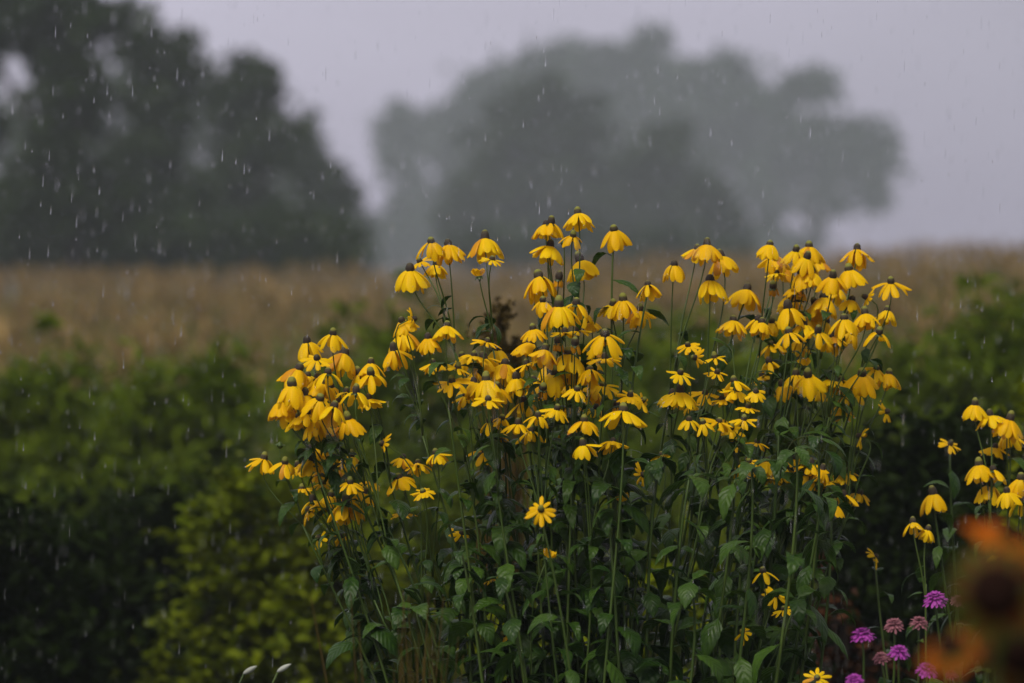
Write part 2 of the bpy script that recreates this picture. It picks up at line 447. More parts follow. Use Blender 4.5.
tree('broadleaf_tree', 'hazy tree forming the right shoulder of the big dome', 487,
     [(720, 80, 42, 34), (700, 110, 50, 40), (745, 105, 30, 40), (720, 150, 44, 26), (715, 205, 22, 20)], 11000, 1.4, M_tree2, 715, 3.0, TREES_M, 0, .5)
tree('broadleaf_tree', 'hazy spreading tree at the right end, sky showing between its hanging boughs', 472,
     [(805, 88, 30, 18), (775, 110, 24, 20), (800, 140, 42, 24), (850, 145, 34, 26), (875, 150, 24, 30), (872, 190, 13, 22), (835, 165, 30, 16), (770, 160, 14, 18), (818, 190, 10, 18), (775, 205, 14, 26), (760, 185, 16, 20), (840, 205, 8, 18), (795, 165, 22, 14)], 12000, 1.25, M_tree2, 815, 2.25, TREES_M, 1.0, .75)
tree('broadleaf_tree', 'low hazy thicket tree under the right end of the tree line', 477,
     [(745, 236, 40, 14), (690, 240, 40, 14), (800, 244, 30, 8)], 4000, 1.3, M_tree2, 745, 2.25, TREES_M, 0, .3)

for lab, D_, px_, lob, mt in (
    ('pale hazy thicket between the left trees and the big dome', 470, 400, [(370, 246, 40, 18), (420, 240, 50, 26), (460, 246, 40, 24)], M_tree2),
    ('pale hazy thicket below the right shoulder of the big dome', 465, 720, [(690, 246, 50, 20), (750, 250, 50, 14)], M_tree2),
    ('dark low thicket at the foot of the two dark middle trees', 188, 590, [(500, 252, 60, 16), (570, 250, 60, 20), (640, 250, 60, 18), (710, 254, 50, 14)], M_tree)):
    tree('thicket', lab, D_, lob, 7000, D_ * .003, mt, px_, D_ * .006, 'thickets at the foot of the middle trees', 0, .2)
# ------------------------------------------------------------------ maize field (nobody could count it: one mass)
def maize_proto(young):
    """(verts, quads, material) of one plant about 2.1 m tall: stalk, arching leaves, tassel"""
    V, F, Mi = [], [], []
    def strip(pts, wid, side, m):
        n0 = len(V)
        for p, w in zip(pts, wid):
            V.append(np.array(p) + side * w); V.append(np.array(p) - side * w)
        for i in range(len(pts) - 1):
            a = n0 + 2 * i
            F.append((a, a + 1, a + 3, a + 2)); Mi.append(m)
    H = 1.78
    for a in (0, math.pi / 2):
        strip([(0, 0, 0), (0, 0, H)], [0.014, 0.008], np.array([math.cos(a), math.sin(a), 0]), 0)
    az = rng.random() * 6.28
    for k in range(9):
        z = 0.25 + k * 0.165
        az += math.pi + rng.uniform(-.5, .5)
        d = np.array([math.cos(az), math.sin(az), 0]); sd = np.array([-math.sin(az), math.cos(az), 0])
        Ln = rng.uniform(0.5, 0.75) * (1 if k < 7 else 0.7)
        pts = [np.array([0, 0, z]) + d * Ln * t + np.array([0, 0, Ln * (0.75 * t - 1.05 * t * t)]) for t in (0, .25, .5, .75, 1)]
        strip(pts, [0.02, 0.042, 0.04, 0.026, 0.003], sd, 2 if not young and ((k >= 7 and rng.random() < .7) or rng.random() < .08) else 0)
    if young: return np.array(V), np.array(F), np.array(Mi)
    strip([(0, 0, H), (0, 0, H + .34)], [0.01, 0.006], np.array([1., 0, 0]), 1)
    for k in range(9):
        a = rng.random() * 6.28; d = np.array([math.cos(a), math.sin(a), 0]); sd = np.array([-math.sin(a), math.cos(a), 0])
        z = H + rng.uniform(0.0, .12); Ln = rng.uniform(.2, .3); sp = rng.uniform(.25, .7)
        strip([np.array([0, 0, z]) + d * Ln * sp * t + np.array([0, 0, Ln * t * (1 - .35 * sp * t)]) for t in (0, .5, 1)], [.011, .012, .007], sd, 1)
    return np.array(V), np.array(F), np.array(Mi)
protos = [maize_proto(k >= 7) for k in range(14)]
VV, FF, MM, off = [], [], [], 0
y = 22.0
while y < 86:
    half = 0.1333 * y * 1.0 + 4.5
    step = 0.24 if y < 40 else (0.34 if y < 60 else 0.45)
    for x in np.arange(-half, half, step):
        x0 = x + rng.uniform(-.08, .08); y0 = y + rng.uniform(-.12, .12) - 1.2 * math.tanh(max(x, 0) / 3)
        pn = .5 + .25 * math.sin(x0 * .9 + 1.3 * math.sin(y0 * .21)) + .25 * math.sin(y0 * .33 + x0 * .37)
        v, f, mi = protos[rng.randrange(7) + (7 if rng.random() > (y - 22) / 30 + .5 * (pn - .45) else 0)]
        a = rng.random() * 6.28; s = rng.uniform(.80, 1.08) + .10 * (pn - .5)
        c, sn = math.cos(a), math.sin(a)
        tlt = (rng.uniform(-.05, .05), rng.uniform(-.05, .05))
        w = np.stack([(v[:, 0] * c - v[:, 1] * sn) * s + v[:, 2] * tlt[0] + x0, (v[:, 0] * sn + v[:, 1] * c) * s + v[:, 2] * tlt[1] + y0, v[:, 2] * s + th(x0, y0) - 0.02], 1)
        VV.append(w); FF.append(f + off); MM.append(mi); off += len(v)
    y += 0.62 if y < 40 else 0.85
tag(link('maize_field', fast_mesh('maize_field', np.concatenate(VV), np.concatenate(FF), [M_maize_g, M_maize_t, M_maize_d], np.concatenate(MM))),
    'blurred field of maize with brown tassels above green leaves', 'maize', kind='stuff')

# ------------------------------------------------------------------ shrubs between the clump and the field
def shrub(name, label, cat, Y, lobes_px, n, leaf, mat, group=None, aspect=0.5, flat=0.3, clump=0.09, per=14, droop=0.25, stem_mat=None):
    k = Y / FPX; rag = .36 if name == 'tall_weed' else .08
    c0 = at(lobes_px[0][0], 256, Y); bz = th(c0.x, Y)
    root = empty(name, (c0.x, Y, bz), label, cat, group)
    lobes = []
    for (px, py, rx, ry) in lobes_px:
        c = at(px, py, Y)
        lobes.append((c.x - c0.x, rng.uniform(-.2, .2), c.z - bz, rx * k, min(0.55, rx * k * .9), ry * k))
    P, C = in_lobes(lobes, n, clump, per, 0.35 if name == 'tall_weed' else 0.5, rag)
    keep = P[:, 2] > 0.03
    V, F = leaf_cloud(P[keep], leaf, aspect, flat, droop=droop)
    link('foliage', fast_mesh('foliage', V, F, [mat]), root)
    mb = MB()
    for c in C[:: max(1, len(C) // 45)]:
        b = Vector((c[0] * .5 + rng.uniform(-.08, .08), c[1] * .4, -0.05)); e = Vector(c)
        m = b.lerp(e, .55) + Vector((rng.uniform(-.05, .05), rng.uniform(-.05, .05), .06))
        mb.tube([b, b.lerp(m, .6), m, e], [.009, .007, .005, .002], 5)
    link('branches', mb.mesh('branches', [stem_mat or M_bark]), root)
    return root

SH = 'shrubs behind the coneflower clump'
WD = 'weeds along the edge of the maize'
shrub('tall_weed', 'soft green weed thicket at the field edge, far left', 'weeds', 19.5, [(30, 430, 60, 70), (70, 400, 24, 36), (-50, 420, 70, 80), (80, 470, 60, 70), (20, 540, 100, 80)], 4200, .11, M_weed, WD, .3, 0, .16, 12, -.2)
shrub('tall_weed', 'soft green weed thicket at the field edge, above the yellowish shrub', 'weeds', 19.0, [(160, 445, 55, 60), (215, 400, 40, 60), (140, 402, 20, 30), (200, 510, 100, 80)], 4200, .11, M_weed, WD, .3, 0, .16, 12, -.2)
shrub('tall_weed', 'soft green weed thicket behind the left lobe of the clump', 'weeds', 19.5, [(330, 415, 60, 66), (400, 400, 60, 76), (430, 350, 26, 34), (360, 520, 110, 80)], 4200, .11, M_weed, WD, .3, 0, .16, 12, -.2)
shrub('tall_weed', 'soft green weed thicket behind the centre of the clump', 'weeds', 19.5, [(500, 420, 70, 60), (600, 410, 70, 70), (640, 360, 30, 34), (560, 510, 130, 80)], 4800, .11, M_weed, WD, .3, 0, .16, 12, -.2)
shrub('tall_weed', 'soft green weed thicket behind the right lobe of the clump', 'weeds', 19.0, [(720, 410, 70, 70), (800, 395, 60, 76), (700, 350, 26, 30), (770, 500, 120, 90)], 4800, .11, M_weed, WD, .3, 0, .16, 12, -.2)
shrub('tall_weed', 'brighter green weeds rising to the maize at the far right', 'weeds', 18.5, [(985, 365, 60, 65), (920, 400, 60, 70), (1055, 350, 70, 75), (880, 440, 60, 60), (990, 460, 120, 90)], 6500, .10, M_weed, WD, .3, 0, .15, 12, -.2)
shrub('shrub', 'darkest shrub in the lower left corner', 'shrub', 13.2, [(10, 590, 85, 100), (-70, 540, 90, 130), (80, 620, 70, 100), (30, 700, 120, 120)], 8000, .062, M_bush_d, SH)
shrub('shrub', 'yellowish green shrub with layered leaf sprays left of the coneflowers', 'shrub', 14.0, [(250, 600, 75, 70), (150, 640, 45, 50), (310, 545, 55, 70), (200, 530, 45, 30), (310, 650, 80, 80), (200, 690, 100, 50), (260, 490, 50, 30), (340, 500, 40, 50), (350, 600, 60, 80)], 4200, .058, M_bush_y, SH, .62, .8, .11, 14, .05)
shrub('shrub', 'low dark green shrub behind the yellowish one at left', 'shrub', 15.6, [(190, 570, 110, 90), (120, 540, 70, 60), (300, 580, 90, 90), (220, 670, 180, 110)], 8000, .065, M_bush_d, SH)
shrub('shrub', 'mid green shrub showing through the left half of the clump', 'shrub', 15.0, [(420, 570, 110, 100), (360, 560, 90, 80), (500, 580, 90, 100), (430, 690, 180, 120)], 8000, .06, M_bush_m, SH)
shrub('shrub', 'olive green shrub showing through the right half of the clump', 'shrub', 15.4, [(660, 570, 110, 100), (580, 570, 90, 100), (760, 580, 80, 100), (680, 690, 180, 110)], 8000, .065, M_bush_m, SH)
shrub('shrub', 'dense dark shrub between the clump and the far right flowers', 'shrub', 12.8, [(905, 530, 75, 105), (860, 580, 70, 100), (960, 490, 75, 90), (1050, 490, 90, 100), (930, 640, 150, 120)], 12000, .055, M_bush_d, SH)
shrub('shrub', 'olive shrub with yellowish leaves at the right picture edge', 'shrub', 11.8, [(1052, 420, 28, 40), (1066, 500, 44, 60), (1075, 590, 60, 70), (1070, 680, 70, 70)], 2600, .055, M_bush_y, SH)
shrub('withered_shrub', 'withered shrub with rust brown leaves right of the clump base', 'shrub', 11.4, [(832, 630, 28, 50), (865, 670, 36, 36), (822, 560, 14, 24), (800, 680, 46, 24)], 300, .05, M_rust, None, .6, .2, .05, 6)
shrub('withered_plant', 'withered maroon plant at the foot of the clump', 'plant', 8.9, [(488, 672, 13, 16), (508, 690, 18, 16)], 70, .035, M_maroon, None, .5, .2, .03, 6)
shrub('withered_weed', 'brownish seeding weed blurred behind the upper left of the clump', 'plant', 11.2, [(505, 315, 13, 13), (495, 335, 15, 12), (515, 350, 12, 16)], 260, .022, M_dry, None, .7, .2, .03, 8, stem_mat=M_dry)
shrub('shrub', 'olive leafy plant low behind the middle of the clump', 'shrub', 11.2, [(690, 590, 60, 60), (620, 620, 50, 60), (520, 640, 60, 50), (600, 700, 150, 60)], 2200, .045, M_bush_y, SH, .6, .4, .06)

# grass under and in front of the shrubs: nobody could count it
def grass():
    n = 16000
    x = nrng.uniform(-4.5, 4.5, n); yy = nrng.uniform(6.5, 21, n)
    z = terrain(x, yy) - 0.01
    h = nrng.uniform(.12, .42, n); a = nrng.random(n) * 6.28; w = nrng.uniform(.003, .006, n)
    dx, dy = np.cos(a), np.sin(a); bend = nrng.uniform(.1, .6, n) * h
    b = np.stack([x, yy, z], 1); sd = np.stack([-dy, dx, 0 * x], 1) * w[:, None]
    m = b + np.stack([dx * bend * .3, dy * bend * .3, h * .6], 1); t = b + np.stack([dx * bend, dy * bend, h], 1)
    V = np.stack([b - sd, b + sd, m + sd * .8, m - sd * .8, t + sd * .15, t - sd * .15], 1).reshape(-1, 3)
    i = np.arange(n)[:, None] * 6
    F = np.concatenate([i + np.array([[0, 1, 2, 3]]), i + np.array([[3, 2, 4, 5]])], 1).reshape(-1, 4)
    tag(link('grass', fast_mesh('grass', V, F, [M_bush_m])), 'rough green grass growing under the flowers', 'grass', kind='stuff')
grass()

# ------------------------------------------------------------------ coneflower pieces (shared meshes)
def petal_grid(phi, Ln, W, t0, t1, r0=0.0065, nu=8, nv=7, cup=0.35, twist=0.0, ripple=0.0011):
    c, s = math.cos(phi), math.sin(phi)
    rows = []; r, z = r0, 0.0
    for i in range(nu):
        t = i / (nu - 1)
        th_ = t0 + (t1 - t0) * t ** 0.8
        if i:
            r += math.cos(th_) * Ln / (nu - 1); z -= math.sin(th_) * Ln / (nu - 1)
        w = W * 0.5 * min(1.0, (0.34 + 1.15 * t ** 0.8)) * (1 - 0.60 * max(0, (t - .68) / .32) ** 2.2)
        nr, nz = math.sin(th_), math.cos(th_)
        row = []
        for j in range(nv):
            q = -1 + 2 * j / (nv - 1)
            off = -cup * w * q * q + ripple * math.cos(3 * math.pi * q) * min(1, 3 * t) + twist * q * w * t
            back = (0.0035 * abs(q) if i == nu - 1 else 0) - (0.002 if (i == nu - 1 and j == nv // 2) else 0) * -1
            rr = r + nr * off - math.cos(th_) * back; zz = z + nz * off + math.sin(th_) * back
            lat = q * w
            row.append((rr * c - lat * s, rr * s + lat * c, zz))
        rows.append(row)
    return rows

def petals_mesh(kind):
    mb = MB()
    n = {'d': rng.randint(10, 13), 'w': rng.randint(9, 12), 'f': rng.randint(8, 12), 'p': rng.randint(4, 6), 'n': 4, 'y': 7}[kind]
    a0 = rng.random() * 6.28
    base0 = {'d': (0.42, 1.36), 'w': (0.20, 1.08), 'f': (-0.1, 0.50), 'p': (0.3, 1.2), 'n': (1.1, 1.6), 'y': (-1.25, -1.0)}[kind]
    gap = rng.random() * 6.28
    for k in range(n):
        phi = a0 + 2 * math.pi * k / n * (0.8 if kind == 'p' else 1) + rng.uniform(-.13, .13)
        if kind in 'dwf' and rng.random() < .08: continue
        curl = rng.choice((0, 0, 0, 0, .5, -.45)) if kind in 'dw' else 0
        sc_ = {'n': .55, 'y': .4}.get(kind, 1)
        t0 = base0[0] + rng.uniform(-.22, .22); t1 = base0[1] + rng.uniform(-.40, .28) + curl
        if kind == 'f' and rng.random() < .2: t1 += .5
        mb.grid(petal_grid(phi, rng.uniform(.043, .056) * sc_, rng.uniform(.0150, .0205) * (.7 if kind in 'ny' else 1) * (.86 if kind == 'f' else 1), t0, t1,
                           cup=rng.uniform(.15, .6), twist=rng.uniform(-.45, .45)), 1 if kind == 'n' or rng.random() < .018 else 0)
    for _ in range(4):                                    # rain beads clinging to the petals
        row = mb.v[rng.randrange(len(mb.v))]
        c = row[rng.randrange(len(row) // 2, len(row))]
        b = rng.uniform(.0010, .0018)
        mb.grid([[(c[0] + b * math.sin(a) * math.cos(q), c[1] + b * math.sin(a) * math.sin(q), c[2] - b * .6 + b * 1.2 * math.cos(a)) for q in [6.283 * k / 7 for k in range(7)]] for a in (.05, .8, 1.6, 2.4, 3.09)], 2, close=True)
    me = mb.mesh('petals', [M_petal, M_wilt, M_water])
    V = np.concatenate(mb.v)
    me['w'] = float(V[:, 0].max() - V[:, 0].min())
    return me

def cone_mesh(tall):
    mb = MB(); rows = []
    na, nr_ = 16, 10
    for i in range(nr_):
        t = i / (nr_ - 1)
        a = t * math.pi * .5
        r = .0096 * (math.cos(a) ** .75 if i < nr_ - 1 else 0.02) * (0.9 + .1 * min(1, 4 * t)); z = -.003 + (.0155 + .0055 * tall) * math.sin(a)
        row = []
        for j in range(na):
            q = 2 * math.pi * (j + .5 * (i % 2)) / na
            b = 1 + rng.uniform(-.07, .07)
            row.append((r * b * math.cos(q), r * b * math.sin(q), z * (1 + rng.uniform(-.03, .03))))
        rows.append(row)
    mb.grid(rows, close=True)
    return mb.mesh('cone', [M_cone])

def calyx_mesh():
    mb = MB()
    for k in range(9):
        mb.grid(petal_grid(k * .698 + rng.uniform(-.1, .1), rng.uniform(.011, .016), .0055, .35, 1.0, r0=.0035, nu=4, nv=3, cup=.1, ripple=0))
    rows = []
    for (r, z) in ((.002, -.012), (.0028, -.007), (.0065, -.003), (.0085, -.0008), (.006, .001), (.0005, .0012)):
        rows.append([(r * math.cos(q), r * math.sin(q), z - .0015) for q in [2 * math.pi * j / 10 for j in range(10)]])
    mb.grid(rows, close=True)
    return mb.mesh('flower_head', [M_calyx])

def bud_mesh():
    mb = MB()
    rows = []
    for i in range(7):
        t = i / 6; r = .0075 * math.sin(math.pi * (.12 + .86 * t)) + .0005; z = -.009 + .017 * t
        rows.append([(r * math.cos(q), r * math.sin(q), z) for q in [2 * math.pi * j / 10 for j in range(10)]])
    mb.grid(rows, close=True)
    for k in range(8):
        mb.grid(petal_grid(k * .785, .013, .005, -.8, .5, r0=.004, nu=4, nv=3, cup=.1, ripple=0))
    return mb.mesh('flower_bud', [M_calyx])

PET = {k: [petals_mesh(k) for _ in range(c)] for k, c in (('d', 12), ('w', 9), ('f', 9), ('p', 7), ('n', 3), ('y', 2))}
CONE = [cone_mesh(t) for t in (0, .3, .5, .8, 1)]
CALYX = [calyx_mesh() for _ in range(3)]
BUD = [bud_mesh() for _ in range(2)]

def leaf_mesh(a0, a1, wid, fold, curl):
    """unit leaf along +X with a short stalk, arching from elevation a0 to a1"""
    mb = MB(); rows = []; nu, nv = 12, 7
    x = z = 0.0
    for i in range(nu):
        t = i / (nu - 1)
        a = a0 + (a1 - a0) * t
        if i: x += math.cos(a) / (nu - 1); z += math.sin(a) / (nu - 1)
        if t < .12: w = .018
        else:
            q = (t - .12) / .88
            w = wid * .45 * (math.sin(math.pi * min(1, q ** .62)) ** .85 if q < 1 else 0) + .004
            w *= 1 + (.09 if i % 2 else -.07) * rng.uniform(.3, 1.3)
        row = []
        for j in range(nv):
            s = -1 + 2 * j / (nv - 1)
            up = fold * abs(s) * w - curl * s * s * w + .012 * math.sin(9 * t + 2.5 * s) * abs(s)
            row.append((x - math.sin(a) * up, s * w, z + math.cos(a) * up + rng.uniform(-.012, .012) * abs(s)))
        rows.append(row)
    mb.grid(rows)
    return mb.mesh('leaf', [M_leaf])
LEAF = [leaf_mesh(.8, -1.5, .30, .4, .2), leaf_mesh(.2, -1.45, .34, .3, .2), leaf_mesh(-.2, -1.55, .40, .3, .25), leaf_mesh(.7, -1.2, .46, .35, .3), leaf_mesh(.4, -1.5, .50, .2, .25), leaf_mesh(.9, -.7, .38, .5, .3), leaf_mesh(.1, -1.3, .52, .1, .35),
        leaf_mesh(.6, -1.7, .44, .3, .1), leaf_mesh(.3, -.8, .42, .4, .4), leaf_mesh(1.0, -1.4, .4, .3, .2), leaf_mesh(-.3, -1.5, .48, .15, .3)]

def bez(p0, p1, p2, p3, n):
    out = []
    for i in range(n):
        t = i / (n - 1); u = 1 - t
        out.append(p0 * u ** 3 + p1 * (3 * u * u * t) + p2 * (3 * u * t * t) + p3 * t ** 3)
    return out

def put_leaf(parent, p, az, L, roll=None):
    m = Matrix.Translation(p) @ Euler((rng.uniform(-.35, .35), rng.uniform(-.2, .25), az)).to_matrix().to_4x4() @ Matrix.Diagonal((L, L * rng.uniform(.85, 1.15), L, 1))
    return link('leaf', LEAF[rng.randrange(len(LEAF))], parent, mat4=m)

GA = 2.39996
def leafy(root, path, z0, z1, step, L0, L1):
    """alternate leaves up a stalk path (points relative to the root)"""
    az = rng.random() * 6.28
    zz = z0
    while zz < z1:
        i = next((k for k in range(1, len(path)) if path[k].z >= zz), None)
        if i is None: break
        a, b = path[i - 1], path[i]
        p = a.lerp(b, (zz - a.z) / max(1e-6, b.z - a.z))
        t = (zz - z0) / max(.01, z1 - z0)
        put_leaf(root, p, az, (L0 + (L1 - L0) * t) * rng.uniform(.75, 1.2))
        az += GA + rng.uniform(-.4, .4)
        zz += step * rng.uniform(.7, 1.3)

def head(root, p, axis, kind, w_px, Y):
    """a flower head (calyx > petals, cone) at p, relative to root"""
    q = axis.to_track_quat('Z', 'Y').to_matrix().to_4x4() @ Matrix.Rotation(rng.random() * 6.28, 4, 'Z')
    if kind == 'b':
        s = rng.uniform(.9, 1.15)
        return link('flower_bud', BUD[rng.randrange(2)], root, mat4=Matrix.Translation(p) @ q @ Matrix.Diagonal((s, s, s, 1)))
    mk = {'s': 'f', 'c': 'f'}.get(kind, kind)
    me = PET[mk][rng.randrange(len(PET[mk]))]
    if kind in 'ny': s = 1.0
    elif kind == 'p': s = max(.68, min(1.0, w_px / FPX * Y / .062))
    else: s = max(.58, min(1.25, (.90 if w_px < 46 else 1.0) * w_px / FPX * Y / me['w']))
    h = link('flower_head', CALYX[rng.randrange(3)], root, mat4=Matrix.Translation(p) @ q @ Matrix.Diagonal((s, s, s, 1)))
    link('petals', me, h)
    if kind != 'y':
        c = .5 + .5 / s if s < 1 else 1.0
        link('cone', CONE[rng.randrange(len(CONE))], h, mat4=Matrix.Diagonal((c, c, c * rng.uniform(.9, 1.15), 1)))
    return h

def coneflower(label, Y, heads, centre_px, group, spread=.5, lowest=.55):
    hs_ = []
    for (px, py, kind, w) in heads:
        yy = Y + rng.uniform(-.09, .09)
        p = at(px, py, yy)
        hs_.append((p - Vector((0, 0, .009)), kind, w, yy))
    cx = sum(h[0].x for h in hs_) / len(hs_); cy = sum(h[0].y for h in hs_) / len(hs_)
    zlo = min(h[0].z for h in hs_); zhi = max(h[0].z for h in hs_)
    c0 = at(centre_px, 256, Y).x
    bx = c0 + spread * (cx - c0) + rng.uniform(-.06, .06); by = cy + rng.uniform(-.16, .2)
    bz = th(bx, by)
    root = empty('coneflower', (bx, by, bz), label, 'coneflower', group)
    o = Vector((bx, by, bz))
    single = len(hs_) == 1
    mb = MB()
    jz = zlo - (.12 if single else rng.uniform(.13, .24))
    J = Vector((cx + (bx - cx) * .16, cy + (by - cy) * .2, jz))
    if single: J = hs_[0][0] - Vector((0, 0, .012))
    bow = Vector((rng.uniform(-.11, .11), rng.uniform(-.08, .08), 0))
    lean = Vector((cx - bx, cy - by, 0))
    path = bez(Vector((0, 0, -.04)), Vector((0, 0, J.z * .4)) + bow, (J - o) - lean * rng.uniform(.1, .5) - Vector((rng.uniform(-.05, .05), 0, .3)), J - o, 18)
    n = len(path)
    mb.tube(path, [.0050 - .0028 * (i / (n - 1)) for i in range(n)], 7)
    ups = []
    for (hp, kind, w, yy) in hs_:
        outw = Vector((hp.x - cx, hp.y - cy, 0))
        ax = Vector((rng.gauss(0, .16), rng.gauss(0, .16), 1)) + outw * 2.2
        if kind == 's':
            sgn = 1 if hp.x > cx + .005 else (-1 if hp.x < cx - .005 else rng.choice((-1, 1)))
            ax = Vector((sgn * rng.uniform(.7, 1.3), rng.uniform(-.7, .2), rng.uniform(.2, .6)))
        elif kind == 'c': ax = Vector((rng.uniform(-.25, .25), -1.0, .75))
        elif kind == 'f': ax += Vector((rng.uniform(-.2, .2), -rng.uniform(0, .28), 0))
        elif kind == 'w': ax += Vector((rng.uniform(-.22, .22), -.08, 0))
        ax.normalize()
        e = hp - o - ax * .012
        if not single:
            k = n - 1 - rng.choice((0, 0, 1, 1, 2))
            s0 = path[k]
            d = e - s0
            br = bez(s0, s0 + Vector((d.x * .15, d.y * .15, d.length * .45)), e - ax * d.length * .3, e, 9)
            mb.tube(br, [.0022 - .0008 * i / 8 for i in range(9)], 6)
            for _ in range(2 if d.length > .16 else 1):
              if d.length > .1 and rng.random() < .8: ups.append((br[rng.randint(1, 4)], math.atan2(d.y, d.x) + rng.uniform(-1, 1), rng.uniform(.045, .085)))
        head(root, hp - o, ax, kind, w, yy)
    link('stem', mb.mesh('stem', [M_stem]), root)
    leafy(root, path, lowest, J.z - bz - .02, .060, .135, .08)
    for (p, az, L) in ups: put_leaf(root, p, az, L)
    return root

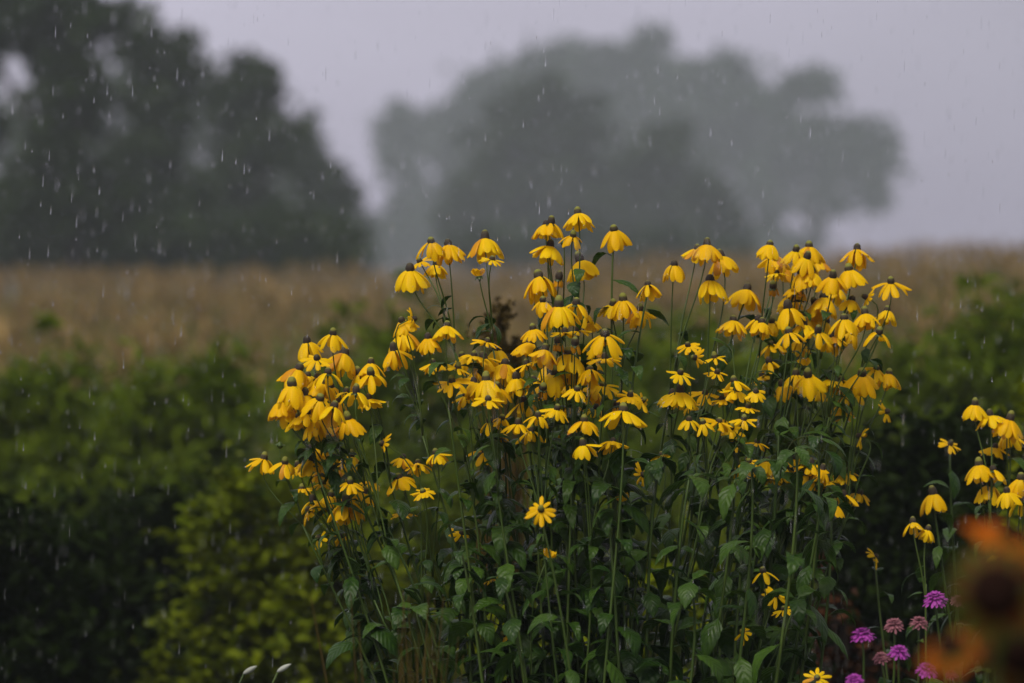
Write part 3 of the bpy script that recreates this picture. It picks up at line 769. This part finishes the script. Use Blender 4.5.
G1 = 'yellow coneflowers in the big clump'
G2 = 'yellow coneflowers at the right picture edge'
STEMS = [
 # left lobe
 ('coneflower with four drooping heads at the very top of the left lobe', 8.95, '333 330 d 36,307 338 d 34,344 350 d 40,317 355 f 34'),
 ('coneflower whose large heads step down the outer left edge of the lobe', 8.85, '299 365 d 42,292 381 d 44,282 398 d 42,290 406 d 34'),
 ('coneflower with crowded dark-coned heads in the middle of the left lobe', 8.8, '318 374 d 34,323 379 d 34,320 395 d 42,328 369 p 26,334 403 d 34,305 391 d 34'),
 ('coneflower with three heads at the upper right shoulder of the left lobe', 9.0, '371 359 d 34,371 370 w 38,359 370 p 26'),
 ('coneflower with small heads above one big drooping head, right side of left lobe', 8.9, '346 389 f 28,356 388 p 26,369 395 w 32,348 415 d 42'),
 ('coneflower with overlapping heads at the bottom of the dense left lobe', 8.85, '299 413 w 38,307 410 p 28,316 417 d 34,330 420 w 28'),
 ('coneflower with the two leftmost heads of the whole clump and a green bud', 8.9, '264 455 w 34,285 459 w 32,280 441 b 10'),
 ('coneflower with stacked heads and a half-turned one below the left lobe', 8.95, '311 445 d 30,312 456 d 36,333 453 s 18,351 452 d 30,322 466 d 28'),
 ('coneflower with three ragged heads low on the left side', 8.95, '323 480 f 32,313 497 p 24,309 506 s 34'),
 ('coneflower with four bunched heads low on the left side', 8.85, '350 479 w 30,347 497 d 34,364 489 w 34,356 503 d 26'),
 ('coneflower with the two lowest small orange-yellow heads on the left', 8.95, '320 535 s 18,340 532 s 24'),
 # middle left
 ('coneflower with five heads forming the upper left peak above the maize', 9.05, '431 238 d 32,448 241 d 34,436 261 d 26,420 258 f 28,410 266 d 40'),
 ('coneflower with one wide drooping head, a small open one and a yellow bud', 9.05, '485 235 d 36,492 256 f 20,479 272 y 8'),
 ('coneflower with four heads stacked between the left lobe and the middle', 9.0, '402 317 d 32,404 329 d 36,413 315 s 15,394 346 d 38'),
 ('coneflower with two heads side by side just below the upper left peak', 8.9, '447 322 d 36,428 334 d 28'),
 ('coneflower with ragged wide heads left of the middle', 9.0, '487 338 f 32,474 352 f 34,484 355 d 38,505 360 d 40,497 384 d 32'),
 ('coneflower with flat starry heads at the left of the middle mass', 8.9, '433 359 w 28,457 364 f 30,452 378 f 40,466 392 w 28,474 379 d 28'),
 ('coneflower with two heads one above the other, left of the middle mass', 8.85, '486 376 d 36,488 396 f 38'),
 ('coneflower with four spread heads over dark leaves, lower left of middle', 9.0, '403 454 w 28,418 460 w 32,399 474 w 36,436 450 w 32'),
 ('coneflower with three small thin-petalled heads low left', 8.95, '423 488 f 22,403 510 f 24,383 440 s 17'),
 ('coneflower with one open head alone below ragged remnants, left of middle', 8.9, '485 448 w 36,490 418 p 20,502 414 p 18'),
 ('coneflower with two thin flat heads deep in the lower left leaves', 9.05, '462 530 f 30,492 575 f 24'),
 # centre
 ('tallest coneflower, carrying the topmost head of the clump', 9.0, '578 210 d 37,573 232 d 26,580 257 d 40'),
 ('coneflower with twin heads and a green bud left of the topmost head', 9.05, '546 221 d 36,551 219 p 28,550 242 d 38,564 238 b 9'),
 ('tall coneflower with one head alone right of the topmost head', 9.0, '614 226 d 35'),
 ('coneflower with a bare dark cone between two heads, upper middle', 9.0, '539 273 d 36,559 274 n 12,543 297 d 28'),
 ('coneflower with one big head over small open ones in the upper middle', 8.9, '559 302 d 42,576 300 p 26,565 329 f 30,578 327 f 28'),
 ('coneflower with stacked heads and a bare cone on the left of the middle column', 8.9, '533 325 d 30,531 339 d 42,558 338 n 12,545 346 d 34'),
 ('coneflower with three heads in an arch right of the middle column', 9.0, '613 301 d 32,623 296 d 34,640 306 d 34'),
 ('coneflower with a single head above the arch of three', 9.05, '648 281 d 33'),
 ('coneflower with a broad bell of petals over a second flat head', 8.85, '605 331 d 47,605 355 f 40'),
 ('coneflower with a bare cone above drooping heads in the dense middle', 8.9, '568 350 d 42,575 339 n 12,554 369 d 36,565 367 d 32,590 366 d 30,577 386 w 30'),
 ('coneflower with a flat head over sparse ones in the dense middle', 8.95, '527 360 f 34,541 394 f 24,543 384 n 12,516 374 d 32,524 398 p 26'),
 ('coneflower with four heads hanging in a row below the dense middle', 8.85, '557 405 w 32,538 412 w 28,518 420 w 34,531 427 p 22'),
 ('coneflower with wide flat heads and a bare cone right of the dense middle', 8.95, '603 382 f 40,630 392 f 34,642 397 s 26,617 402 n 12'),
 ('coneflower with the widest single head of the clump, petals spread like a skirt', 8.75, '623 407 w 48'),
 ('coneflower with three heads in a triangle below the middle', 8.85, '584 417 w 36,583 441 w 32,613 438 w 32'),
 ('coneflower with one star-shaped head facing the camera among dark leaves', 8.45, '541 506 c 34'),
 ('coneflower with two tiny heads and a yellow bud right of the middle leaves', 8.95, '642 471 s 17,623 497 y 8,662 451 f 17'),
 ('coneflower with one half-hidden ochre head and a bud low in the middle', 8.9, '506 631 s 17,548 553 y 8'),
 # right
 ('coneflower with three heads at the upper left of the right lobe', 9.25, '674 261 d 31,697 245 d 31,707 241 d 28'),
 ('coneflower with two heads one below the other, upper left of right lobe', 9.3, '721 253 d 33,710 277 d 35'),
 ('coneflower with a single head left of the dense right lobe', 9.3, '747 286 d 35'),
 ('coneflower with two level heads at the left foot of the right lobe', 9.3, '733 317 d 36,762 319 d 33,758 316 p 24'),
 ('coneflower with three small starry heads between middle and right lobe', 9.2, '688 342 f 20,696 354 s 15,715 354 f 28,717 369 f 26'),
 ('coneflower with a flat head over a wide drooping one, right of the middle', 9.15, '680 370 f 34,680 388 d 40,672 391 p 24'),
 ('coneflower with ragged flat heads under the left part of the right lobe', 9.2, '705 390 f 36,734 377 p 22,736 387 f 38'),
 ('coneflower with stacked heads and a bare green cone, left top of right lobe', 9.4, '770 241 d 32,775 252 d 35,777 270 f 26,773 283 n 12'),
 ('coneflower with the broad highest heads in the middle of the right lobe', 9.4, '809 243 d 40,807 254 d 30,796 247 p 24'),
 ('coneflower with three heads close under the highest ones of the right lobe', 9.35, '801 269 d 38,812 269 d 28,796 284 d 32'),
 ('coneflower with two heads at the upper right of the right lobe', 9.4, '857 246 d 36,849 266 d 38'),
 ('coneflower with three heads in the heart of the right lobe', 9.35, '833 273 d 34,824 294 d 40,852 296 d 32'),
 ('coneflower with the rightmost leaning head of the big clump', 9.4, '891 279 w 42,867 294 s 15,887 307 d 26'),
 ('coneflower with a wide head over hidden ones, lower left of right lobe', 9.3, '788 304 d 42,804 321 p 26,789 329 p 28'),
 ('coneflower with a broad head over loose petals, lower right of right lobe', 9.3, '844 315 d 42,865 310 d 32,879 329 p 24,818 328 p 28,833 334 d 30'),
 ('coneflower with two sparse hanging heads and a yellow bud below the right lobe', 9.35, '769 358 p 22,771 341 p 22,804 362 y 8'),
 ('coneflower with four heads in a level row below the right lobe', 9.3, '808 372 d 38,796 371 p 26,829 376 d 30,841 377 d 28'),
 ('coneflower with the heads that end the level row at the right', 9.35, '862 371 d 40,876 365 w 32,851 388 p 24,889 370 d 28'),
 ('coneflower with one small head just under the level row', 9.35, '841 403 w 30'),
 ('coneflower with two tiny side-turned heads at the right against the dark shrub', 9.4, '886 408 s 19,861 433 s 17'),
 ('coneflower with a fan of overlapping heads right of the middle', 9.1, '719 418 f 38,731 424 c 30,744 416 f 32,689 416 p 18,703 419 p 18'),
 ('coneflower with hanging ragged heads below the fan of overlapping heads', 9.2, '749 458 f 28,740 462 p 20,767 458 d 32,757 439 f 26'),
 ('coneflower with two overlapping heads and a sparse one, lower right', 9.25, '786 465 p 22,811 460 w 36,805 470 w 34'),
 ('coneflower with drooping dull heads at the lower right corner of the clump', 9.35, '846 468 w 32,828 478 w 24,844 491 p 24,860 490 w 28,835 501 d 30'),
 ('coneflower with heads turned every way low at the right of the clump', 9.0, '763 568 p 20,776 591 c 32,784 606 f 26,743 628 s 15'),
]
STEMS += [
 ('coneflower filling the heart of the left lobe with overlapping heads', 9.05, '308 372 d 30,331 383 d 32,310 402 d 30,338 397 d 30,296 391 d 28'),
 ('coneflower with lesser heads scattered along the lower left edge', 9.1, '298 462 d 26,340 466 d 26,331 492 w 26,302 485 f 22,372 478 w 24'),
 ('coneflower tucked behind the ragged heads left of the middle', 9.2, '462 352 d 26,497 346 d 28,478 366 d 30,512 384 w 26,466 384 d 28'),
 ('coneflower packed into the thickest part of the dense middle', 9.15, '548 362 d 30,560 380 d 32,585 352 d 30,535 378 d 28,592 384 d 28'),
 ('coneflower with small heads between the topmost column and the arch of three', 9.15, '590 318 d 26,548 312 d 28,582 309 d 26,596 344 d 26'),
 ('coneflower with small late heads under the dense middle', 9.1, '548 428 w 24,500 430 w 24,566 432 f 22,596 405 w 28,570 400 d 26'),
 ('coneflower crowded behind the broad highest heads of the right lobe', 9.5, '783 262 d 30,818 256 d 30,790 292 d 30,815 300 d 32,838 285 d 28'),
 ('coneflower filling the lower heart of the right lobe', 9.5, '806 312 d 30,826 318 d 30,852 326 d 30,772 318 d 28,800 338 d 28'),
 ('coneflower with ragged heads behind the level row of the right lobe', 9.45, '782 381 d 28,818 386 d 28,852 380 d 28,762 372 w 24'),
 ('coneflower with small flat heads just above the fan of overlapping heads', 9.2, '692 402 f 26,722 396 f 28,748 404 f 24,756 388 w 24'),
 ('coneflower with small hanging heads low under the right lobe', 9.3, '775 470 d 26,795 455 w 26,822 466 d 24,733 446 f 22'),
]
STEMS2 = [
 ('coneflower with two heads at the upper left of the far right group', 9.55, '975 401 d 30,990 412 w 40'),
 ('coneflower with two heads one over the other at the top of the far right group', 9.5, '1010 416 d 36,1009 430 d 38'),
 ('coneflower with one small starry head left of the far right group', 9.6, '950 441 f 27'),
 ('coneflower with one wide head and two lesser ones in the far right group', 9.45, '979 461 d 42,995 444 w 32,993 466 p 26'),
 ('coneflower with two heads at the bottom of the far right group', 9.4, '990 482 d 32,1007 488 d 32'),
 ('coneflower with a lone bell-shaped head against the dark shrub', 9.5, '933 490 d 30'),
 ('coneflower with two joined heads above the purple flowers', 9.3, '913 519 d 28,928 526 d 22'),
 ('coneflower with heads cut by the right picture edge', 9.4, '1021 475 d 36,1023 497 p 28'),
 ('coneflower with one tiny side-turned head between the clump and the purple flowers', 9.5, '875 553 s 20'),
 ('coneflower half hidden behind the blurred orange flower', 9.1, '997 551 p 24'),
 ('short coneflower with one open head at the bottom edge', 8.6, '817 674 c 32'),
]
def parse(s):
    return [(float(a), float(b), c, float(d)) for a, b, c, d in (h.split() for h in s.split(','))]
for lab, Y, hh in STEMS:
    coneflower(lab, Y, parse(hh), 600, G1)
for lab, Y, hh in STEMS2:
    h = parse(hh)
    coneflower(lab, Y, h, 985 if h[0][0] > 880 else h[0][0], G2 if h[0][0] > 860 else None, .6)

# flowerless shoots that fill the clump: nothing tells them apart
G3 = 'leafy shoots without flowers inside the clump'
for k in range(50):
    px = rng.uniform(365, 835); Y = rng.uniform(8.6, 9.5)
    topy = rng.uniform(430, 610) + (50 if px < 420 else 0)
    t = at(px, topy, Y)
    c0 = at(600, 256, Y).x
    bx, by = c0 + .7 * (t.x - c0), Y + rng.uniform(-.1, .1)
    bz = th(bx, by)
    root = empty('coneflower_shoot', (bx, by, bz), 'flowerless leafy coneflower shoot low inside the big clump', 'plant', G3)
    e = t - Vector((bx, by, bz))
    path = bez(Vector((0, 0, -.04)), Vector((0, 0, e.z * .4)) + Vector((rng.uniform(-.09, .09), 0, 0)), e - Vector((e.x * .3 + rng.uniform(-.08, .08), 0, .25)), e, 14)
    mb = MB(); mb.tube(path, [.0062 - .0035 * i / 13 for i in range(14)], 6)
    link('stem', mb.mesh('stem', [M_stem]), root)
    leafy(root, path, .5, e.z, .056, .150, .095)
    for q in range(3): put_leaf(root, path[-1], q * 2.1 + rng.random(), rng.uniform(.07, .11))

# ------------------------------------------------------------------ purple flowers
def pompon_mesh(mat):
    mb = MB()
    for ring, (n, Ln, t0, t1, r0, z) in enumerate(((16, .024, .1, .75, .006, .000), (15, .022, -.15, .55, .005, .003), (13, .018, -.45, .25, .004, .006), (10, .013, -.8, -.1, .003, .008), (7, .008, -1.1, -.6, .002, .009))):
        for k in range(n):
            g = petal_grid(6.283 * k / n + ring * .3 + rng.uniform(-.1, .1), Ln * rng.uniform(.85, 1.12), .0062, t0 + rng.uniform(-.12, .12), t1 + rng.uniform(-.2, .2), r0=r0, nu=5, nv=3, cup=.3, ripple=0)
            mb.grid(np.array(g) + np.array([0, 0, z]))
    return mb.mesh('petals', [mat])
POM = [pompon_mesh(M_purple), pompon_mesh(M_purple)]; POMK = [pompon_mesh(M_pink), pompon_mesh(M_pink)]
G4 = 'purple and pink flowers at the lower right'
for (px, py, w, kind, Y, lab) in (
    (862, 632, 28, 0, 8.35, 'bright purple flower, leftmost full-sized one of its group'),
    (894, 622, 24, 1, 8.5, 'dull pink flower between two paler blooms above the magenta one'),
    (919, 620, 23, 1, 8.55, 'faded brownish pink flower at the top of a pale green stalk'),
    (935, 596, 28, 0, 8.6, 'highest purple flower, just left of the blurred orange ones'),
    (958, 598, 20, 1, 8.7, 'pale mauve flower touching the highest purple one'),
    (899, 649, 25, 0, 8.3, 'brightest magenta flower in the middle of its group'),
    (881, 655, 20, 1, 8.4, 'small faded pink flower just left of the brightest magenta one'),
    (927, 667, 26, 0, 8.3, 'magenta flower lowest at the right of its group'),
    (854, 677, 22, 0, 8.25, 'magenta flower at the bottom picture edge'),
    (951, 672, 16, 1, 8.7, 'dim small pink flower in shade under the orange blur'),
    (1012, 664, 16, 1, 8.8, 'dim pink flower near the lower right corner')):
    p = at(px, py, Y)
    bx, by = p.x + rng.uniform(-.08, .08), Y + rng.uniform(-.08, .12); bz = th(bx, by)
    root = empty('purple_flower' if kind == 0 else 'pink_flower', (bx, by, bz), lab, 'flower', G4)
    e = p - Vector((bx, by, bz)) - Vector((0, 0, .006))
    ax = Vector((rng.uniform(-.25, .25), -rng.uniform(.05, .35), 1)).normalized()
    path = bez(Vector((0, 0, -.03)), Vector((0, 0, e.z * .5)), e - ax * .2, e - ax * .004, 14)
    mb = MB(); mb.tube(path, [.004 - .0017 * i / 13 for i in range(14)], 6)
    link('stem', mb.mesh('stem', [M_stem]), root)
    s = w / FPX * Y / .054
    q = Matrix.Translation(e) @ ax.to_track_quat('Z', 'Y').to_matrix().to_4x4()
    h = link('flower_head', CALYX[0], root, mat4=q @ Matrix.Diagonal((s, s, s, 1)))
    link('petals', (POM if kind == 0 else POMK)[rng.randrange(2)], h)
    leafy(root, path, .5, e.z - .04, .11, .085, .05)

# ------------------------------------------------------------------ out-of-focus flowers close to the camera
def big_ray(n, Ln, W, t0, t1, mat, r0):
    mb = MB()
    for k in range(n):
        mb.grid(petal_grid(6.283 * k / n + rng.uniform(-.1, .1), Ln * rng.uniform(.88, 1.1), W, t0 + rng.uniform(-.15, .15), t1 + rng.uniform(-.25, .25), r0=r0, cup=.3, twist=rng.uniform(-.3, .3)))
    return mb.mesh('petals', [mat])
def dome(r, h, mat):
    mb = MB(); rows = []
    for i in range(8):
        a = i / 7 * math.pi / 2
        rows.append([((r * math.cos(a) + 1e-4) * (1 + rng.uniform(-.04, .04)) * math.cos(q), (r * math.cos(a) + 1e-4) * math.sin(q), h * math.sin(a)) for q in [6.283 * j / 18 for j in range(18)]])
    mb.grid(rows, close=True)
    return mb.mesh('disc', [mat])
def near_flower(label, px, py, Y, ax, R_, mat, disc_r, sep=True, petal_n=13, t=(-.05, .5), base_px=None):
    p = at(px, py, Y)
    bx, by = p.x + .05, Y + .05; bz = th(bx, by)
    root = empty('orange_flower', (bx, by, bz), label, 'flower', 'out of focus orange flowers at the lower right')
    e = p - Vector((bx, by, bz)); ax = Vector(ax).normalized()
    path = bez(Vector((0, 0, -.03)), Vector((0, 0, e.z * .5)), e - ax * .12 - Vector((0, 0, .06)), e - ax * .004, 14)
    mb = MB(); mb.tube(path, [.006 - .002 * i / 13 for i in range(14)], 7)
    link('stem', mb.mesh('stem', [M_stem]), root)
    q = Matrix.Translation(e) @ ax.to_track_quat('Z', 'Y').to_matrix().to_4x4()
    mb = MB()
    for k in range(13):
        mb.grid(petal_grid(k * .483, R_ * (.75 if sep else .4), .010, .25, .1, r0=disc_r * .8, nu=5, nv=3, cup=.1, ripple=0))
    rows = []
    for (r, z) in ((.003, -.014), (.006, -.008), (disc_r * .8, -.003), (disc_r, 0), (.001, .001)):
        rows.append([(r * math.cos(a), r * math.sin(a), z - .002) for a in [6.283 * j / 14 for j in range(14)]])
    mb.grid(rows, close=True)
    h = link('flower_head', mb.mesh('flower_head', [M_sepal]), root, mat4=q)
    link('petals', big_ray(petal_n, R_ - disc_r * .7, R_ * .38, t[0], t[1], mat, disc_r * .7), h)
    link('disc', dome(disc_r, disc_r * .6, M_disc), h)
    leafy(root, path, .4, e.z - .09, .10, .12, .08)
    return root
near_flower('blurred orange flower, uppermost of the out of focus ones', 1010, 536, 4.5, (.35, -.25, .8), .056, M_orange, .014, False)
near_flower('blurred flower with large dark brown disc facing the camera', 996, 592, 4.2, (-.05, -1, .1), .054, M_redbr, .030, True, 12)
near_flower('blurred orange and rust flower, lowest of the out of focus ones', 952, 648, 4.4, (-.4, -.4, .8), .046, M_rusto, .018, False)
near_flower('blurred rust-red flower with dark disc at the right edge', 1020, 652, 4.3, (.1, -1, .15), .052, M_redbr, .026, False)

# pointed green-yellow bud
p = at(986, 668, 8.0); bz = th(p.x, 8.05)
root = empty('pointed_bud', (p.x + .02, 8.05, bz), 'pointed yellow-green flower bud with spreading sepals under the orange blur', 'flower bud')
e = p - Vector((p.x + .02, 8.05, bz))
path = bez(Vector((0, 0, -.03)), Vector((0, 0, e.z * .5)), e - Vector((0, 0, .2)), e, 10)
mb = MB(); mb.tube(path, [.005 - .001 * i / 9 for i in range(10)], 7); link('stem', mb.mesh('stem', [M_stem]), root)
mb = MB()
for k in range(8): mb.grid(petal_grid(k * .785, .034, .012, -.3, .5, r0=.006, nu=6, nv=3, cup=.2, ripple=0))
for k in range(7): mb.grid(petal_grid(k * .9, .03, .014, -1.05, -1.5, r0=.007, nu=6, nv=3, cup=.3, ripple=0))
link('bud', mb.mesh('bud', [M_sepal]), root, loc=e)
leafy(root, path, .5, e.z - .06, .1, .1, .07)

# two white petals-to-be at the lower left
for (px, py, lab) in ((250, 670, 'white slender bud leaning right at the bottom edge, the left one'), (284, 668, 'white slender bud leaning right at the bottom edge, the right one')):
    p = at(px, py, 8.5); bx = p.x - .02; bz = th(bx, 8.5)
    root = empty('white_bud', (bx, 8.5, bz), lab, 'flower bud', 'two white buds at the lower left')
    e = p - Vector((bx, 8.5, bz))
    dv = Vector((.85, -.1, .5)).normalized()
    path = bez(Vector((0, 0, -.03)), Vector((-.01, 0, e.z * .5)), e - dv * .12 - Vector((0, 0, .1)), e - dv * .016, 12)
    mb = MB(); mb.tube(path, [.003 - .0013 * i / 11 for i in range(12)], 6); link('stem', mb.mesh('stem', [M_stem]), root)
    mb = MB(); mb.tube([e + dv * (.036 * t - .018) for t in (0, .15, .35, .6, .8, 1)], [.0015, .0042, .0058, .0056, .0038, .001], 9)
    link('bud', mb.mesh('bud', [M_white]), root)
    leafy(root, path, .3, e.z - .1, .12, .06, .04)

# dry grass tuft at the foot of the clump
bx, by = at(415, 256, 7.9).x, 7.9; bz = th(bx, by)
mb = MB()
for k in range(42):
    a = rng.random() * 6.28; h = rng.uniform(.95, 1.2); sp = rng.gauss(0, .055)
    d = Vector((math.cos(a), .6 * math.sin(a), 0))
    b0 = Vector((rng.gauss(0, .05), rng.gauss(0, .04), -.03))
    tip = b0 + d * abs(sp) * 1.6 + Vector((0, 0, h))
    mid = b0.lerp(tip, .55) - d * .02
    mb.tube([b0, b0.lerp(mid, .5), mid, mid.lerp(tip, .5), tip], [.0016, .0016, .0015, .0022 if k % 2 else .0014, .0006], 4)
o = link('dry_grass_tuft', mb.mesh('dry_grass_tuft', [M_dry]), loc=(bx, by, bz))
tag(o, 'tuft of brown dry grass spikes at the lower left foot of the clump', 'grass tuft')

# ------------------------------------------------------------------ rain: slim drops of water all through the air
def rain():
    n = 19000
    yy = (nrng.uniform(6.0 ** 2, 28 ** 2, n)) ** .5
    x = nrng.uniform(-1, 1, n) * (yy * .1333 * 1.25 + .5)
    z = CAM_Z + nrng.uniform(-1, .9, n) * (yy * .085 * 1.25) - yy * PITCH * .5
    ln = .004 + .013 * nrng.random(n) ** 1.3; r = .0004 + .0005 * nrng.random(n) ** 1.6
    ok = z > terrain(x, yy) + .05
    x, yy, z, ln, r = x[ok], yy[ok], z[ok], ln[ok], r[ok]
    n = len(x)
    tilt = np.stack([np.full(n, .03), np.zeros(n), np.ones(n)], 1)
    prof = [(-1, .05), (-.75, .75), (-.35, 1), (.25, .75), (.75, .35), (1, .03)]
    seg = 6; rows = []
    C = np.stack([x, yy, z], 1)
    for (t, q) in prof:
        for j in range(seg):
            a = 6.283 * j / seg
            rows.append(C + tilt * (ln * t)[:, None] + np.stack([np.cos(a) * r * q, np.sin(a) * r * q, 0 * r], 1))
    V = np.stack(rows, 1).reshape(-1, 3); m = len(prof) * seg
    F = []
    for i in range(len(prof) - 1):
        for j in range(seg):
            k = (j + 1) % seg
            F.append((i * seg + j, i * seg + k, (i + 1) * seg + k, (i + 1) * seg + j))
    F = np.array(F)
    FF_ = (np.arange(n)[:, None, None] * m + F[None]).reshape(-1, 4)
    tag(link('rain', fast_mesh('rain', V, FF_, [M_water], smooth=True)), 'slim raindrops falling through the whole view', 'rain', kind='stuff')
rain()

# ------------------------------------------------------------------ rain haze
def haze():
    m = bpy.data.materials.new('haze_air'); m.use_nodes = True
    N, L = m.node_tree.nodes, m.node_tree.links
    N.remove(N['Principled BSDF'])
    v = N.new('ShaderNodeVolumePrincipled')
    v.inputs['Color'].default_value = (0.84, 0.93, 0.96, 1)
    v.inputs['Density'].default_value = 0.0008
    v.inputs['Anisotropy'].default_value = 0.0
    L.new(v.outputs[0], N['Material Output'].inputs['Volume'])
    mb = MB()
    x0, x1, y0, y1, z0, z1 = -300, 300, -30, 580, -3.2, 36
    vs = [(x, y, z) for z in (z0, z1) for y in (y0, y1) for x in (x0, x1)]
    mb.add(vs, [(0, 2, 3, 1), (4, 5, 7, 6), (0, 1, 5, 4), (2, 6, 7, 3), (0, 4, 6, 2), (1, 3, 7, 5)])
    tag(link('haze', mb.mesh('haze', [m], False)), 'pale rain haze in the air', 'haze', kind='stuff')
haze()
